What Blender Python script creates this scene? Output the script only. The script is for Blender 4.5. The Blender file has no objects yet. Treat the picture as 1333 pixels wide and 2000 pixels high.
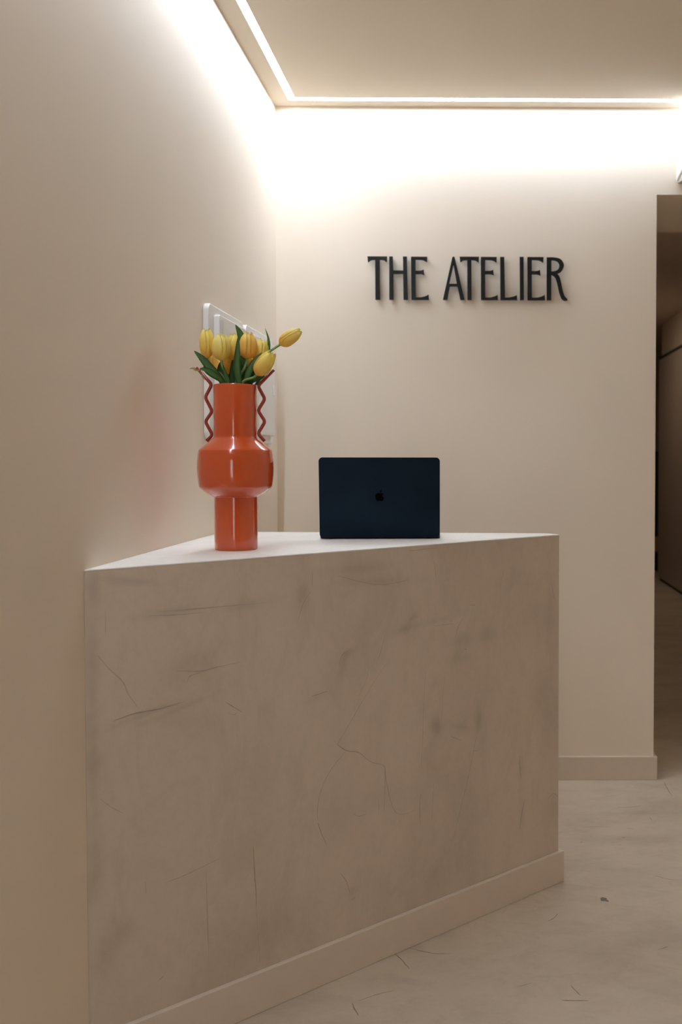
import bpy, bmesh, math, random
from mathutils import Vector, Matrix, Quaternion
from mathutils.geometry import interpolate_bezier

# ------------------------------------------------------------------ camera, world, exposure
S = bpy.context.scene
COL = S.collection
cam_data = bpy.data.cameras.new('camera')
cam = bpy.data.objects.new('camera', cam_data)
COL.objects.link(cam)
S.camera = cam
CAM_H = 1.2687
R = ((0.999951705, -0.000949589, -0.009781904),
     (0.000661488, 0.999567106, -0.029413652),
     (0.009805600, 0.029405760, 0.999519460))
right = Vector((R[0][0], R[0][2], -R[0][1]))
up = -Vector((R[1][0], R[1][2], -R[1][1]))
back = -Vector((R[2][0], R[2][2], -R[2][1]))
m = Matrix((right, up, back)).transposed().to_4x4()
m.translation = (0, 0, CAM_H)
cam.matrix_world = m
cam_data.sensor_fit = 'AUTO'
cam_data.sensor_width = 36
cam_data.lens = 1944 * 36 / 2000
cam_data.shift_x = (666.5 - 954.17) / 2000
cam_data.shift_y = (957.31 - 1000) / 2000
cam_data.clip_start = 0.05
cam_data.dof.use_dof = True
cam_data.dof.focus_distance = 2.7
cam_data.dof.aperture_fstop = 4.0

world = bpy.data.worlds.new('world')
S.world = world
world.use_nodes = True
world.node_tree.nodes['Background'].inputs[0].default_value = (0.5, 0.45, 0.4, 1)
world.node_tree.nodes['Background'].inputs[1].default_value = 0.0

S.view_settings.view_transform = 'Standard'
S.view_settings.look = 'None'
S.view_settings.gamma = 1
S.view_settings.use_curve_mapping = False
S.view_settings.exposure = 0.0
LED_POWER = 66.0
LED_COLOR = (0.905, 1.0, 1.15)
CORRIDOR_LAMP = 260.0
S.cycles.max_bounces = 14
S.cycles.diffuse_bounces = 10
S.cycles.glossy_bounces = 4
S.cycles.use_denoising = True
S.cycles.sample_clamp_indirect = 6
S.cycles.caustics_reflective = False
S.cycles.caustics_refractive = False

# ------------------------------------------------------------------ materials
def nodes_of(name):
    mat = bpy.data.materials.new(name)
    mat.use_nodes = True
    nt = mat.node_tree
    return mat, nt, nt.nodes['Principled BSDF']

def ramp(nt, fac, stops):
    r = nt.nodes.new('ShaderNodeValToRGB')
    el = r.color_ramp.elements
    while len(el) < len(stops):
        el.new(0.5)
    for e, (p, c) in zip(el, stops):
        e.position = p
        e.color = (*c, 1)
    nt.links.new(fac, r.inputs[0])
    return r.outputs[0]

def noise(nt, scale, detail=4, rough=0.55, stretch=None, dist=0.0):
    tc = nt.nodes.new('ShaderNodeTexCoord')
    n = nt.nodes.new('ShaderNodeTexNoise')
    n.inputs['Scale'].default_value = scale
    n.inputs['Detail'].default_value = detail
    n.inputs['Roughness'].default_value = rough
    n.inputs['Distortion'].default_value = dist
    if stretch:
        mp = nt.nodes.new('ShaderNodeMapping')
        mp.inputs['Scale'].default_value = stretch
        nt.links.new(tc.outputs['Object'], mp.inputs[0])
        nt.links.new(mp.outputs[0], n.inputs['Vector'])
    else:
        nt.links.new(tc.outputs['Object'], n.inputs['Vector'])
    return n.outputs['Fac']

def mixc(nt, fac, a, b, mode='MIX'):
    mx = nt.nodes.new('ShaderNodeMix')
    mx.data_type = 'RGBA'
    mx.blend_type = mode
    for sock, v in ((mx.inputs[0], fac), (mx.inputs[6], a), (mx.inputs[7], b)):
        if hasattr(v, 'is_linked'):
            nt.links.new(v, sock)
        elif isinstance(v, (int, float)):
            sock.default_value = v
        else:
            sock.default_value = (*v, 1)
    return mx.outputs[2]

def bump(nt, b, h, strength, dist=0.002):
    n = nt.nodes.new('ShaderNodeBump')
    n.inputs['Strength'].default_value = strength
    n.inputs['Distance'].default_value = dist
    nt.links.new(h, n.inputs['Height'])
    nt.links.new(n.outputs[0], b.inputs['Normal'])

def simple(name, col, rough=0.5, metal=0.0, coat=0.0, vary=0.06, scale=20, spec=0.5, bmp=0.0):
    mat, nt, b = nodes_of(name)
    f = noise(nt, scale)
    c = ramp(nt, f, [(0.3, [x * (1 - vary) for x in col]), (0.7, [min(1, x * (1 + vary)) for x in col])])
    nt.links.new(c, b.inputs['Base Color'])
    b.inputs['Roughness'].default_value = rough
    b.inputs['Metallic'].default_value = metal
    b.inputs['Coat Weight'].default_value = coat
    b.inputs['Coat Roughness'].default_value = 0.05
    b.inputs['Specular IOR Level'].default_value = spec
    if bmp:
        bump(nt, b, noise(nt, scale * 4), bmp)
    return mat

def plaster(name, col, stain=0.03, rough=0.75):
    mat, nt, b = nodes_of(name)
    f = noise(nt, 1.3, 3, 0.5)
    c = ramp(nt, f, [(0.3, [x * (1 - stain) for x in col]), (0.7, [min(1, x * (1 + stain)) for x in col])])
    g = noise(nt, 260, 3, 0.6)
    nt.links.new(c, b.inputs['Base Color'])
    b.inputs['Roughness'].default_value = rough
    b.inputs['Specular IOR Level'].default_value = 0.25
    bump(nt, b, g, 0.12, 0.0006)
    return mat

WALL = (0.82, 0.742, 0.632)
M = {}
M['wall'] = plaster('cream wall paint', WALL)
M['ceiling'] = plaster('cream ceiling paint', (0.83, 0.755, 0.645), 0.015)
M['skirting'] = simple('cream skirting paint', (0.68, 0.595, 0.50), 0.5, vary=0.02)
M['wall_dark'] = plaster('deep taupe wall paint', (0.30, 0.25, 0.20))
M['dark_line'] = simple('dark shadow gap', (0.02, 0.017, 0.015), 0.8)
M['white'] = simple('white plastic', (0.82, 0.82, 0.80), 0.35, vary=0.01)
M['grey_plastic'] = simple('grey plastic', (0.45, 0.42, 0.38), 0.5, vary=0.02)
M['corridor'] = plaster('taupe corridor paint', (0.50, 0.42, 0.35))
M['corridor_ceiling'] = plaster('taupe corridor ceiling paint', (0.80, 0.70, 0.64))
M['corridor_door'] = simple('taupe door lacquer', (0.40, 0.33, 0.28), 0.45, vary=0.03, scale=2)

def cement(name, base, dark, light, stretch, wear=False, rough=0.55, s=1.0, sk=0.90):
    mat, nt, b = nodes_of(name)
    big = noise(nt, 1.7 * s, 5, 0.6, stretch, 0.6)
    c = ramp(nt, big, [(0.34, dark), (0.5, base), (0.68, light)])
    streak = noise(nt, 7 * s, 6, 0.7, stretch, 0.7)
    k = ramp(nt, streak, [(0.36, (sk, sk - 0.005, sk - 0.015)), (0.52, (1, 1, 1)), (0.75, (1.0, 1.0, 1.0))])
    c = mixc(nt, 0.75, c, k, 'MULTIPLY')
    fine = noise(nt, 60, 4, 0.7)
    k2 = ramp(nt, fine, [(0.3, (0.95, 0.95, 0.95)), (0.6, (1, 1, 1))])
    c = mixc(nt, 0.8, c, k2, 'MULTIPLY')
    if wear:
        at = nt.nodes.new('ShaderNodeAttribute')
        at.attribute_name = 'wear'
        c = mixc(nt, 1.0, c, at.outputs['Color'], 'MULTIPLY')
    nt.links.new(c, b.inputs['Base Color'])
    b.inputs['Roughness'].default_value = rough
    b.inputs['Specular IOR Level'].default_value = 0.35
    bump(nt, b, streak, 0.25, 0.0015)
    return mat
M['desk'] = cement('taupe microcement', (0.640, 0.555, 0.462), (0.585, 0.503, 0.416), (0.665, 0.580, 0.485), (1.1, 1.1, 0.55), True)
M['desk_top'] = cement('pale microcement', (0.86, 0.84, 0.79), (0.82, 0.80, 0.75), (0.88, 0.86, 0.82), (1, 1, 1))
M['floor'] = cement('floor microcement', (0.580, 0.495, 0.395), (0.49, 0.415, 0.325), (0.63, 0.545, 0.440), (0.9, 1.35, 1), True, 0.5, 1.3, 0.88)
M['crack'] = simple('crack dark line', (0.36, 0.30, 0.245), 0.9)
M['floor_mark'] = simple('dark floor scuff', (0.22, 0.18, 0.145), 0.8)

def vase_mat():
    mat, nt, b = nodes_of('orange glazed ceramic')
    f = noise(nt, 9)
    c = ramp(nt, f, [(0.3, (0.53, 0.075, 0.016)), (0.7, (0.57, 0.083, 0.018))])
    nt.links.new(c, b.inputs['Base Color'])
    b.inputs['Roughness'].default_value = 0.16
    b.inputs['Coat Weight'].default_value = 0.7
    b.inputs['Coat Roughness'].default_value = 0.04
    return mat
M['vase'] = vase_mat()
M['handle'] = simple('dark red glazed ceramic', (0.30, 0.030, 0.018), 0.25, coat=0.4, vary=0.04)
M['inside'] = simple('dark vase inside', (0.16, 0.03, 0.015), 0.6)

def petal_mat(name, tip, base):
    mat, nt, b = nodes_of(name)
    at = nt.nodes.new('ShaderNodeAttribute')
    at.attribute_name = 'along'
    c = ramp(nt, at.outputs['Fac'], [(0.0, base), (0.35, [(x + y) / 2 for x, y in zip(tip, base)]), (0.8, tip)])
    v = noise(nt, 160, 3, 0.6, (1, 1, 0.15))
    k = ramp(nt, v, [(0.35, (0.93, 0.90, 0.80)), (0.65, (1, 1, 1))])
    c = mixc(nt, 0.4, c, k, 'MULTIPLY')
    nt.links.new(c, b.inputs['Base Color'])
    b.inputs['Roughness'].default_value = 0.36
    b.inputs['Subsurface Weight'].default_value = 0.0
    b.inputs['Subsurface Radius'].default_value = (0.008, 0.005, 0.001)
    b.inputs['Subsurface Scale'].default_value = 0.6
    tr = nt.nodes.new('ShaderNodeBsdfTranslucent')
    nt.links.new(c, tr.inputs[0])
    ms = nt.nodes.new('ShaderNodeMixShader')
    ms.inputs[0].default_value = 0.06
    nt.links.new(b.outputs[0], ms.inputs[1])
    nt.links.new(tr.outputs[0], ms.inputs[2])
    nt.links.new(ms.outputs[0], nt.nodes['Material Output'].inputs[0])
    return mat
M['petal'] = petal_mat('yellow petal', (1.0, 0.92, 0.32), (1.0, 0.76, 0.19))
M['petal_pale'] = petal_mat('pale yellow petal', (1.0, 0.94, 0.40), (1.0, 0.83, 0.27))
M['petal_orange'] = petal_mat('orange yellow petal', (1.0, 0.82, 0.24), (1.0, 0.66, 0.15))

def leaf_mat(name, a, c2):
    mat, nt, b = nodes_of(name)
    f = noise(nt, 120, 3, 0.6, (1, 1, 0.1))
    c = ramp(nt, f, [(0.35, a), (0.65, c2)])
    nt.links.new(c, b.inputs['Base Color'])
    b.inputs['Roughness'].default_value = 0.42
    return mat
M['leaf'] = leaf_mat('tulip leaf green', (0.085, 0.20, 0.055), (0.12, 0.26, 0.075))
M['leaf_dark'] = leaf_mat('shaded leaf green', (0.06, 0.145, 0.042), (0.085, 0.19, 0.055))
M['leaf_dry'] = leaf_mat('dry leaf tip', (0.42, 0.38, 0.16), (0.55, 0.50, 0.24))
M['stem'] = leaf_mat('tulip stem green', (0.15, 0.27, 0.09), (0.21, 0.34, 0.12))

M['laptop'] = simple('midnight blue aluminium', (0.0105, 0.019, 0.031), 0.36, 1.0, vary=0.12, scale=6)
M['laptop_edge'] = simple('dark blue aluminium edge', (0.010, 0.014, 0.022), 0.35, 0.7)
M['logo'] = simple('glossy black inlay', (0.001, 0.001, 0.001), 0.6, 0.0, spec=0.02)
M['rubber'] = simple('black rubber', (0.01, 0.01, 0.01), 0.7)
M['keys'] = simple('black keycaps', (0.012, 0.012, 0.013), 0.55)
M['sign'] = simple('black painted metal', (0.011, 0.011, 0.011), 0.5, 0.0, vary=0.1, spec=0.2)
M['steel'] = simple('brushed steel', (0.4, 0.4, 0.4), 0.35, 0.9)
M['black'] = simple('black cabinet laminate', (0.012, 0.013, 0.016), 0.35)
M['amber'] = simple('amber parcel paper', (0.42, 0.22, 0.05), 0.7)
M['silver_text'] = simple('silver handle metal', (0.6, 0.6, 0.6), 0.4, 0.6)

def emit(name, col, power):
    mat = bpy.data.materials.new(name)
    mat.use_nodes = True
    nt = mat.node_tree
    nt.nodes.remove(nt.nodes['Principled BSDF'])
    e = nt.nodes.new('ShaderNodeEmission')
    e.inputs[0].default_value = (*col, 1)
    e.inputs[1].default_value = power
    nt.links.new(e.outputs[0], nt.nodes['Material Output'].inputs[0])
    return mat
M['led'] = emit('led diffuser', LED_COLOR, LED_POWER)
M['lamp'] = emit('corridor lamp glow', (1.0, 0.82, 0.62), CORRIDOR_LAMP)  # glow of the unseen corridor lamps, one assumed, one added

M['door_glow'] = emit('assumed door pane glow', (1.0, 0.97, 0.93), 4.0)  # emission of the assumed door's pane, added for the streak on the vase

# ------------------------------------------------------------------ mesh helpers
def link(name, bm, mat, parent=None, smooth=False, loc=None):
    me = bpy.data.meshes.new(name)
    bm.normal_update()
    bm.to_mesh(me)
    bm.free()
    if smooth:
        for p in me.polygons:
            p.use_smooth = True
    me.materials.append(mat)
    o = bpy.data.objects.new(name, me)
    COL.objects.link(o)
    if parent:
        o.parent = parent
    if loc:
        o.location = loc
    return o

def box(bm, lo, hi, bev=0.0, seg=2):
    r = bmesh.ops.create_cube(bm, size=1)
    vs = r['verts']
    lo, hi = Vector(lo), Vector(hi)
    for v in vs:
        v.co = Vector(((lo[i] + hi[i]) / 2 + v.co[i] * (hi[i] - lo[i])) for i in range(3))
    if bev > 0:
        es = {e for v in vs for e in v.link_edges}
        bmesh.ops.bevel(bm, geom=list(es), offset=bev, segments=seg, affect='EDGES', profile=0.5)
    return bm

def bx(lo, hi, bev=0.0, seg=2):
    return box(bmesh.new(), lo, hi, bev, seg)

def prism(pts, z0, z1, bev=0.0, seg=2):
    bm = bmesh.new()
    b = [bm.verts.new((x, y, z0)) for x, y in pts]
    t = [bm.verts.new((x, y, z1)) for x, y in pts]
    bm.faces.new(b[::-1])
    bm.faces.new(t)
    n = len(pts)
    for i in range(n):
        bm.faces.new((b[i], b[(i + 1) % n], t[(i + 1) % n], t[i]))
    bmesh.ops.recalc_face_normals(bm, faces=bm.faces)
    if bev:
        bmesh.ops.bevel(bm, geom=list(bm.edges), offset=bev, segments=seg, affect='EDGES', profile=0.5)
    return bm

def tube(bm, pts, rad, n=10, cap=True):
    pts = [Vector(p) for p in pts]
    rads = rad if isinstance(rad, (list, tuple)) else [rad] * len(pts)
    rings = []
    ref = None
    for i, p in enumerate(pts):
        t = (pts[min(i + 1, len(pts) - 1)] - pts[max(i - 1, 0)]).normalized()
        if ref is None:
            ref = t.orthogonal().normalized()
        ref = (ref - t * ref.dot(t)).normalized()
        b = t.cross(ref)
        rings.append([bm.verts.new(p + (ref * math.cos(a) + b * math.sin(a)) * rads[i])
                      for a in (2 * math.pi * k / n for k in range(n))])
    for a, b in zip(rings, rings[1:]):
        for k in range(n):
            bm.faces.new((a[k], a[(k + 1) % n], b[(k + 1) % n], b[k]))
    if cap:
        bm.faces.new(rings[0][::-1])
        bm.faces.new(rings[-1])
    return bm

def lathe(prof, n=96):
    bm = bmesh.new()
    rings = [[bm.verts.new((r * math.cos(2 * math.pi * k / n), r * math.sin(2 * math.pi * k / n), z)) for k in range(n)] for r, z in prof]
    for a, b in zip(rings, rings[1:]):
        for k in range(n):
            bm.faces.new((a[k], a[(k + 1) % n], b[(k + 1) % n], b[k]))
    bm.faces.new(rings[0][::-1])
    bm.faces.new(rings[-1])
    return bm

def empty(name, loc, rotz=0.0):
    o = bpy.data.objects.new(name, None)
    o.empty_display_size = 0.1
    COL.objects.link(o)
    o.location = loc
    o.rotation_euler = (0, 0, rotz)
    return o

def tag(o, label, cat, group=None):
    o['label'] = label
    o['category'] = cat
    if group:
        o['group'] = group
    return o

def struct(name, bm, mat, label=None):
    o = link(name, bm, mat)
    o['kind'] = 'structure'
    if label:
        o['label'] = label
    return o

def smooth_by_angle(o, deg=35):
    me = o.data
    for p in me.polygons:
        p.use_smooth = True
    bm = bmesh.new()
    bm.from_mesh(me)
    for e in bm.edges:
        if len(e.link_faces) == 2 and e.calc_face_angle(0) > math.radians(deg):
            e.smooth = False
    bm.to_mesh(me)
    bm.free()

# ------------------------------------------------------------------ setting
XL, XR, XC = -0.7927, 2.55, 1.95       # left and right wall faces
YB, YF = 3.93, -3.4          # back wall face, wall behind the camera
H = 2.65
DX0, DX1, DZ = 0.699, 1.62, 2.313
CY1 = 4.568                  # far side of the deep lintel
T = 0.15

def floor_mesh():
    # grid fine where the photograph shows it, so scuffs can be coloured per vertex
    me = bpy.data.meshes.new('floor')
    xs = [XL - T, -0.4, 0.0] + [0.0 + 0.0125 * i for i in range(1, 81)] + [1.3, 1.7, 2.25, XR + T]
    ys = [YF - T, -1.5, 0, 1.2] + [1.5 + 0.02 * i for i in range(0, 126)] + [4.6, 6, 8, 10, 14]
    V = [(x, y, 0) for y in ys for x in xs]
    nx = len(xs)
    F = [(j * nx + i, j * nx + i + 1, (j + 1) * nx + i + 1, (j + 1) * nx + i) for j in range(len(ys) - 1) for i in range(nx - 1)]
    me.from_pydata(V, [], F)
    at = me.color_attributes.new('wear', 'FLOAT_COLOR', 'POINT')
    spots = [(0.62, 2.62, 0.16, 0.05, 0.10), (0.50, 2.35, 0.10, 0.06, 0.10), (0.42, 3.3, 0.16, 0.03, 0.10), (0.60, 3.55, 0.14, 0.02, 0.12),
             (0.25, 2.05, 0.07, 0.05, 0.10), (0.45, 3.05, 0.10, 0.03, 0.10), (0.30, 2.55, 0.08, 0.06, 0.06), (0.70, 2.3, 0.05, 0.1, 0.12)]
    for i, v in enumerate(V):
        w = 1.0
        for (sx, sy, rx, ry, k) in spots:
            d = ((v[0] - sx) / rx) ** 2 + ((v[1] - sy) / ry) ** 2
            if d < 9:
                w -= k * math.exp(-d)
        at.data[i].color = (w, w, w, 1)
    me.materials.append(M['floor'])
    o = bpy.data.objects.new('floor', me)
    COL.objects.link(o)
    o['kind'] = 'structure'
    o['label'] = 'taupe microcement floor with trowel scuffs'
    return o
floor = floor_mesh()
struct('wall_left', bx((XL - T, YF, 0), (XL, YB, H)), M['wall'], 'cream left wall washed by the light line')
struct('wall_right', bx((XR, YF, 0), (XR + T, YB, H)), M['wall'])
struct('wall_front', bx((XL - T, YF - T, 0), (XR + T, YF, H)), M['wall_dark'])
bmw = bmesh.new()
box(bmw, (XL - T, YB, 0), (DX0, CY1, H))
box(bmw, (DX0, YB, DZ), (DX1, CY1, H))
box(bmw, (DX1, YB, 0), (XR + T, CY1, H))
struct('wall_back', bmw, M['wall'], 'cream back wall with lettering and doorway at right')
G0, G1, YS, XE = 0.064, 0.092, -0.9, XR - 0.1      # light slot: distance of its two lips from the walls, where it ends
bmc = bmesh.new()
box(bmc, (XL - T, YF - T, H), (XL + G0, YB + 0.3, H + 0.03))
box(bmc, (XL + G1, YF - T, H), (XR + T, YB - G1, H + 0.03))
box(bmc, (XL + G0, YF - T, H), (XL + G1, YS, H + 0.03))
box(bmc, (XL + G0, YB - G0, H), (XR + T, YB + 0.3, H + 0.03))
box(bmc, (XE, YB - G1, H), (XR + T, YB - G0, H + 0.03))
box(bmc, (XL - T, YF - T, H + 0.03), (XR + T, YB + 0.3, H + 0.12))
struct('ceiling', bmc, M['ceiling'], 'cream ceiling with a recessed line of light')

# assumed door behind the camera; glowing pane added for vase highlight and desk fill
added_door = struct('assumed_door', bx((-0.86 + 0.10, YF + 0.0005, 0.0), (-0.08, YF + 0.05, 2.2), 0.004), M['white'], 'assumed white framed entrance door behind the viewer, with an added glowing pane')
link('glow_pane', bx((-0.70, YF + 0.051, 0.12), (-0.16, YF + 0.054, 2.10)), M['door_glow'], added_door)
link('assumed_handle', bx((-0.135, YF + 0.0505, 0.95), (-0.11, YF + 0.09, 1.2), 0.004), M['steel'], added_door)

# baseboards (top edge lightly rounded)
def board(name, pts, h=0.0935, bev=0.0018):
    return struct(name, prism(pts, 0.0, h, bev, 2), M['skirting'])
tb = 0.013
board('baseboard_back', [(XL, YB), (XL, YB - tb), (DX0 + tb, YB - tb), (DX0 + tb, CY1), (DX0, CY1), (DX0, YB)])
board('baseboard_left', [(XL, 1.98), (XL, YF), (XL + tb, YF), (XL + tb, 1.98)])
board('baseboard_right', [(XR - tb, YF), (XR, YF), (XR, YB), (XR - tb, YB)])

# corridor beyond the doorway
CH = 2.72
CE = 13.2
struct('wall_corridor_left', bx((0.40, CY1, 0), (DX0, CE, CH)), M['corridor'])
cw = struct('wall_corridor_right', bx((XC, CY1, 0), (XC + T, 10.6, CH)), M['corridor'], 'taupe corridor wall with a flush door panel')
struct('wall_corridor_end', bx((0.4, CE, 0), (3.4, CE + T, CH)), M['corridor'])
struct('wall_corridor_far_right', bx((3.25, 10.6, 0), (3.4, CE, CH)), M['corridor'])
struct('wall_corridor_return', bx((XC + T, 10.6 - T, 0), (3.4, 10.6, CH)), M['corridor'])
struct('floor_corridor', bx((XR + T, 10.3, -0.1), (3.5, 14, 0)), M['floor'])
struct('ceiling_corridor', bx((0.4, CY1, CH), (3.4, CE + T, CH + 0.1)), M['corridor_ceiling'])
dl = bmesh.new()
box(dl, (XC - 0.012, 6.0, 0.0), (XC + 0.001, 10.58, 0.03))
struct('baseboard_corridor', dl, M['dark_line'], 'thin black shadow gap along the corridor floor')
door = link('flush_door', bx((XC - 0.03, 8.9, 0.032), (XC - 0.001, 10.59, 2.34), 0.002), M['corridor_door'])
door['kind'] = 'structure'
door.name = 'door_1'
door['label'] = 'tall flush taupe door panel in the corridor'
dg = link('shadow_gap', bx((XC - 0.034, 8.9, 2.34), (XC - 0.0305 + 0.03, 10.59, 2.368)), M['dark_line'], door)
dg['label'] = 'black shadow gap above the panel'

# ------------------------------------------------------------------ ceiling light line
led = empty('linear_ceiling_light', (0, 0, H))
tag(led, 'continuous white line of light running around the ceiling edge', 'ceiling light')
e_ = 0.0004
RC = 0.0030                  # the diffuser sits just inside the slot
link('diffuser', bx((XL + G0 + e_, YS + e_, RC), (XL + G1 - e_, YB - G0 - e_, RC + 0.004)), M['led'], led)
link('diffuser', bx((XL + G1, YB - G1 + e_, RC), (XE - e_, YB - G0 - e_, RC + 0.004)), M['led'], led)
link('profile', bx((XL + G0 + e_, YS + e_, RC + 0.0045), (XL + G1 - e_, YB - G0 - e_, 0.0295)), M['white'], led)
link('profile', bx((XL + G1, YB - G1 + e_, RC + 0.0045), (XE - e_, YB - G0 - e_, 0.0295)), M['white'], led)

# assumed lamp that lights the corridor, out of view
cl = empty('corridor_unseen_lamp', (1.0, 9.3, CH))
cl.name = 'corridor_unseen_lamp'
tag(cl, 'assumed small round recessed downlight deep in the corridor ceiling, out of view', 'ceiling light')
link('trim_ring', lathe([(0.055, -0.006), (0.055, -0.0005)], 32), M['white'], cl, True)
link('lamp_disc', lathe([(0.045, -0.009), (0.045, -0.0062)], 32), M['lamp'], cl, True)

fill_lamp = empty('corridor_unseen_lamp', (0.93, 6.0, CH))  # second lamp, out of view, added only to brighten the corridor ceiling
tag(fill_lamp, 'small round unseen lamp added to brighten the corridor ceiling, nearer the doorway', 'ceiling light')
link('trim_ring', lathe([(0.055, -0.006), (0.055, -0.0005)], 32), M['white'], fill_lamp, True)
link('lamp_disc', lathe([(0.03, -0.009), (0.03, -0.0062)], 32), M['lamp'], fill_lamp, True)

# ------------------------------------------------------------------ reception desk
DH = 1.049
Lp, Rp = Vector((XL + 0.0005, 2.0007)), Vector((0.2416, 2.9687))
BRp, BLp = Vector((0.204, 3.017)), Vector((XL + 0.0005, 3.08))
TOPT = 0.004
desk = empty('reception_desk', (XL, 2.0007, 0))
tag(desk, 'tall angular taupe microcement reception counter built into the left corner', 'desk')
org = Vector((XL, 2.0007, 0))
def shift(bm):
    for v in bm.verts:
        v.co -= org
    return bm

u = (Rp - Lp)
FL = u.length
u.normalize()
nrm = Vector((u.y, -u.x))            # outward normal of the front face
random.seed(4)

# marks on the front: (photo-measured position along the face s, height z, radius s, radius z, depth, angle)
def face_sz(px, py):
    """ray through the measured point meets the plane of the desk front (used once, to survey the wear marks)"""
    d = Vector(((px - 954.17) / 1944, (py - 957.31) / 1944, 1.0))
    w = Vector((sum(R[i][0] * d[i] for i in range(3)), sum(R[i][2] * d[i] for i in range(3)), -sum(R[i][1] * d[i] for i in range(3))))
    n3 = Vector((nrm.x, nrm.y, 0))
    o = Vector((0, 0, CAM_H))
    t = (Vector((Lp.x, Lp.y, 0)) - o).dot(n3) / w.dot(n3)
    p = o + w * t
    return (Vector((p.x, p.y)) - Lp).dot(u), p.z

SM = []   # smudges: px, py, rx_px, ry_px, depth, tilt degrees
for q in [(853, 1418, 10, 16, .20, 0), (936, 1405, 6, 22, .12, 8), (790, 1228, 18, 8, .12, -10), (806, 1208, 12, 6, .10, -30),
          (905, 1250, 22, 14, .10, 0), (950, 1240, 14, 16, .11, 0), (900, 1285, 20, 12, .07, 0), (1060, 1345, 14, 30, .09, 8),
          (1075, 1420, 20, 70, .07, 0), (1018, 1500, 5, 40, .09, 3), (1080, 1580, 16, 30, .08, 0), (1020, 1590, 6, 34, .09, 5),
          (183, 1150, 12, 40, .12, 0), (180, 1300, 12, 90, .13, 0), (182, 1480, 12, 90, .12, 0), (186, 1680, 14, 80, .10, 0),
          (215, 1850, 24, 50, .11, 30), (670, 1300, 6, 26, .10, 15), (680, 1276, 14, 8, .11, -25), (850, 1335, 8, 8, .07, 0),
          (270, 1400, 70, 6, .10, -12), (350, 1384, 60, 5, .09, -12), (330, 1195, 70, 9, .09, -3), (480, 1182, 60, 9, .08, -6),
          (250, 1135, 50, 9, .12, 10), (590, 1165, 10, 22, .10, 20), (700, 1110, 60, 10, .09, 0), (740, 1135, 60, 8, .09, 3),
          (1076, 1180, 8, 60, .08, 0), (1000, 1130, 20, 20, .05, 0), (660, 1600, 40, 60, .05, 0), (560, 1800, 90, 60, .05, 0),
          (880, 1700, 90, 40, .05, -20), (450, 1880, 120, 60, .05, -20), (740, 1560, 60, 30, .04, 0), (390, 1290, 60, 30, .05, -20),
          (900, 1420, 22, 6, .09, 20), (690, 1740, 14, 10, .07, 0), (620, 1360, 25, 8, .06, -15), (840, 1215, 60, 6, .05, -5)]:
    s, z = face_sz(q[0], q[1])
    s2, _ = face_sz(q[0] + q[2], q[1])
    _, z2 = face_sz(q[0], q[1] - q[3])
    SM.append((s, z, abs(s2 - s), abs(z2 - z), q[4] * 1.35, math.radians(q[5])))

def hash2(i, j):
    h = (i * 374761393 + j * 668265263) & 0xffffffff
    h = ((h ^ (h >> 13)) * 1274126177) & 0xffffffff
    return ((h ^ (h >> 16)) & 0xffff) / 65535.0
def vnoise(x, y):
    i, j = math.floor(x), math.floor(y)
    fx, fy = x - i, y - j
    fx, fy = fx * fx * (3 - 2 * fx), fy * fy * (3 - 2 * fy)
    a = hash2(i, j) * (1 - fx) + hash2(i + 1, j) * fx
    b = hash2(i, j + 1) * (1 - fx) + hash2(i + 1, j + 1) * fx
    return a * (1 - fy) + b * fy

def desk_body():
    bm = bmesh.new()
    lay = bm.verts.layers.float_color.new('wear')
    nx, nz = 300, 210
    zt = DH - TOPT
    grid = []
    for j in range(nz + 1):
        z = zt * j / nz
        row = []
        for i in range(nx + 1):
            s = FL * i / nx
            p = Lp + u * s
            v = bm.verts.new((p.x, p.y, z))
            w = 1.0
            for (ss, zz, rs, rz, k, a) in SM:
                ds, dz = s - ss, z - zz
                if abs(ds) > 3 * (rs + rz) or abs(dz) > 3 * (rs + rz):
                    continue
                ca, sa = math.cos(a), math.sin(a)
                e = ((ds * ca - dz * sa) / rs) ** 2 + ((ds * sa + dz * ca) / rz) ** 2
                if e < 8:
                    e *= 0.6 + 0.9 * vnoise(s * 60, z * 60)
                    w -= k * math.exp(-e)
            v[lay] = (w, w * 0.995, w * 0.985, 1)
            row.append(v)
        grid.append(row)
    for j in range(nz):
        for i in range(nx):
            bm.faces.new((grid[j][i], grid[j][i + 1], grid[j + 1][i + 1], grid[j + 1][i]))
    def col(p):
        a = bm.verts.new((p.x, p.y, 0))
        b = bm.verts.new((p.x, p.y, zt))
        a[lay] = b[lay] = (1, 1, 1, 1)
        return a, b
    c0 = (grid[0][nx], grid[nz][nx])
    c1, c2 = col(BRp), col(BLp)
    c3 = (grid[0][0], grid[nz][0])
    for a, b in ((c1, c2),):
        bm.faces.new((a[0], b[0], b[1], a[1]))
    right_col = [grid[j][nx] for j in range(nz + 1)]
    bm.faces.new([c1[0], c1[1]] + right_col[::-1])
    left_col = [grid[j][0] for j in range(nz + 1)]
    bm.faces.new([c2[1], c2[0]] + left_col)
    bm.faces.new([grid[nz][i] for i in range(nx + 1)] + [c1[1], c2[1]])
    bmesh.ops.recalc_face_normals(bm, faces=bm.faces)
    return shift(bm)
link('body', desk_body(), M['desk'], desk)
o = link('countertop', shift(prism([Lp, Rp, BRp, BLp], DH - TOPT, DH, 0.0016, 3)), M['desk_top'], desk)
o['label'] = 'pale smooth counter surface'

A, B = Lp + nrm * tb, Rp + nrm * tb + u * tb
Bb = Rp + u * tb
bR = BRp + Vector((tb, 0.0))
o = link('skirting_board', shift(prism([Lp, A, B, bR, BRp, Rp], 0, 0.0935, 0.0018, 2)), M['skirting'], desk)
o['label'] = 'cream painted skirting board along the counter front'

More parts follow.
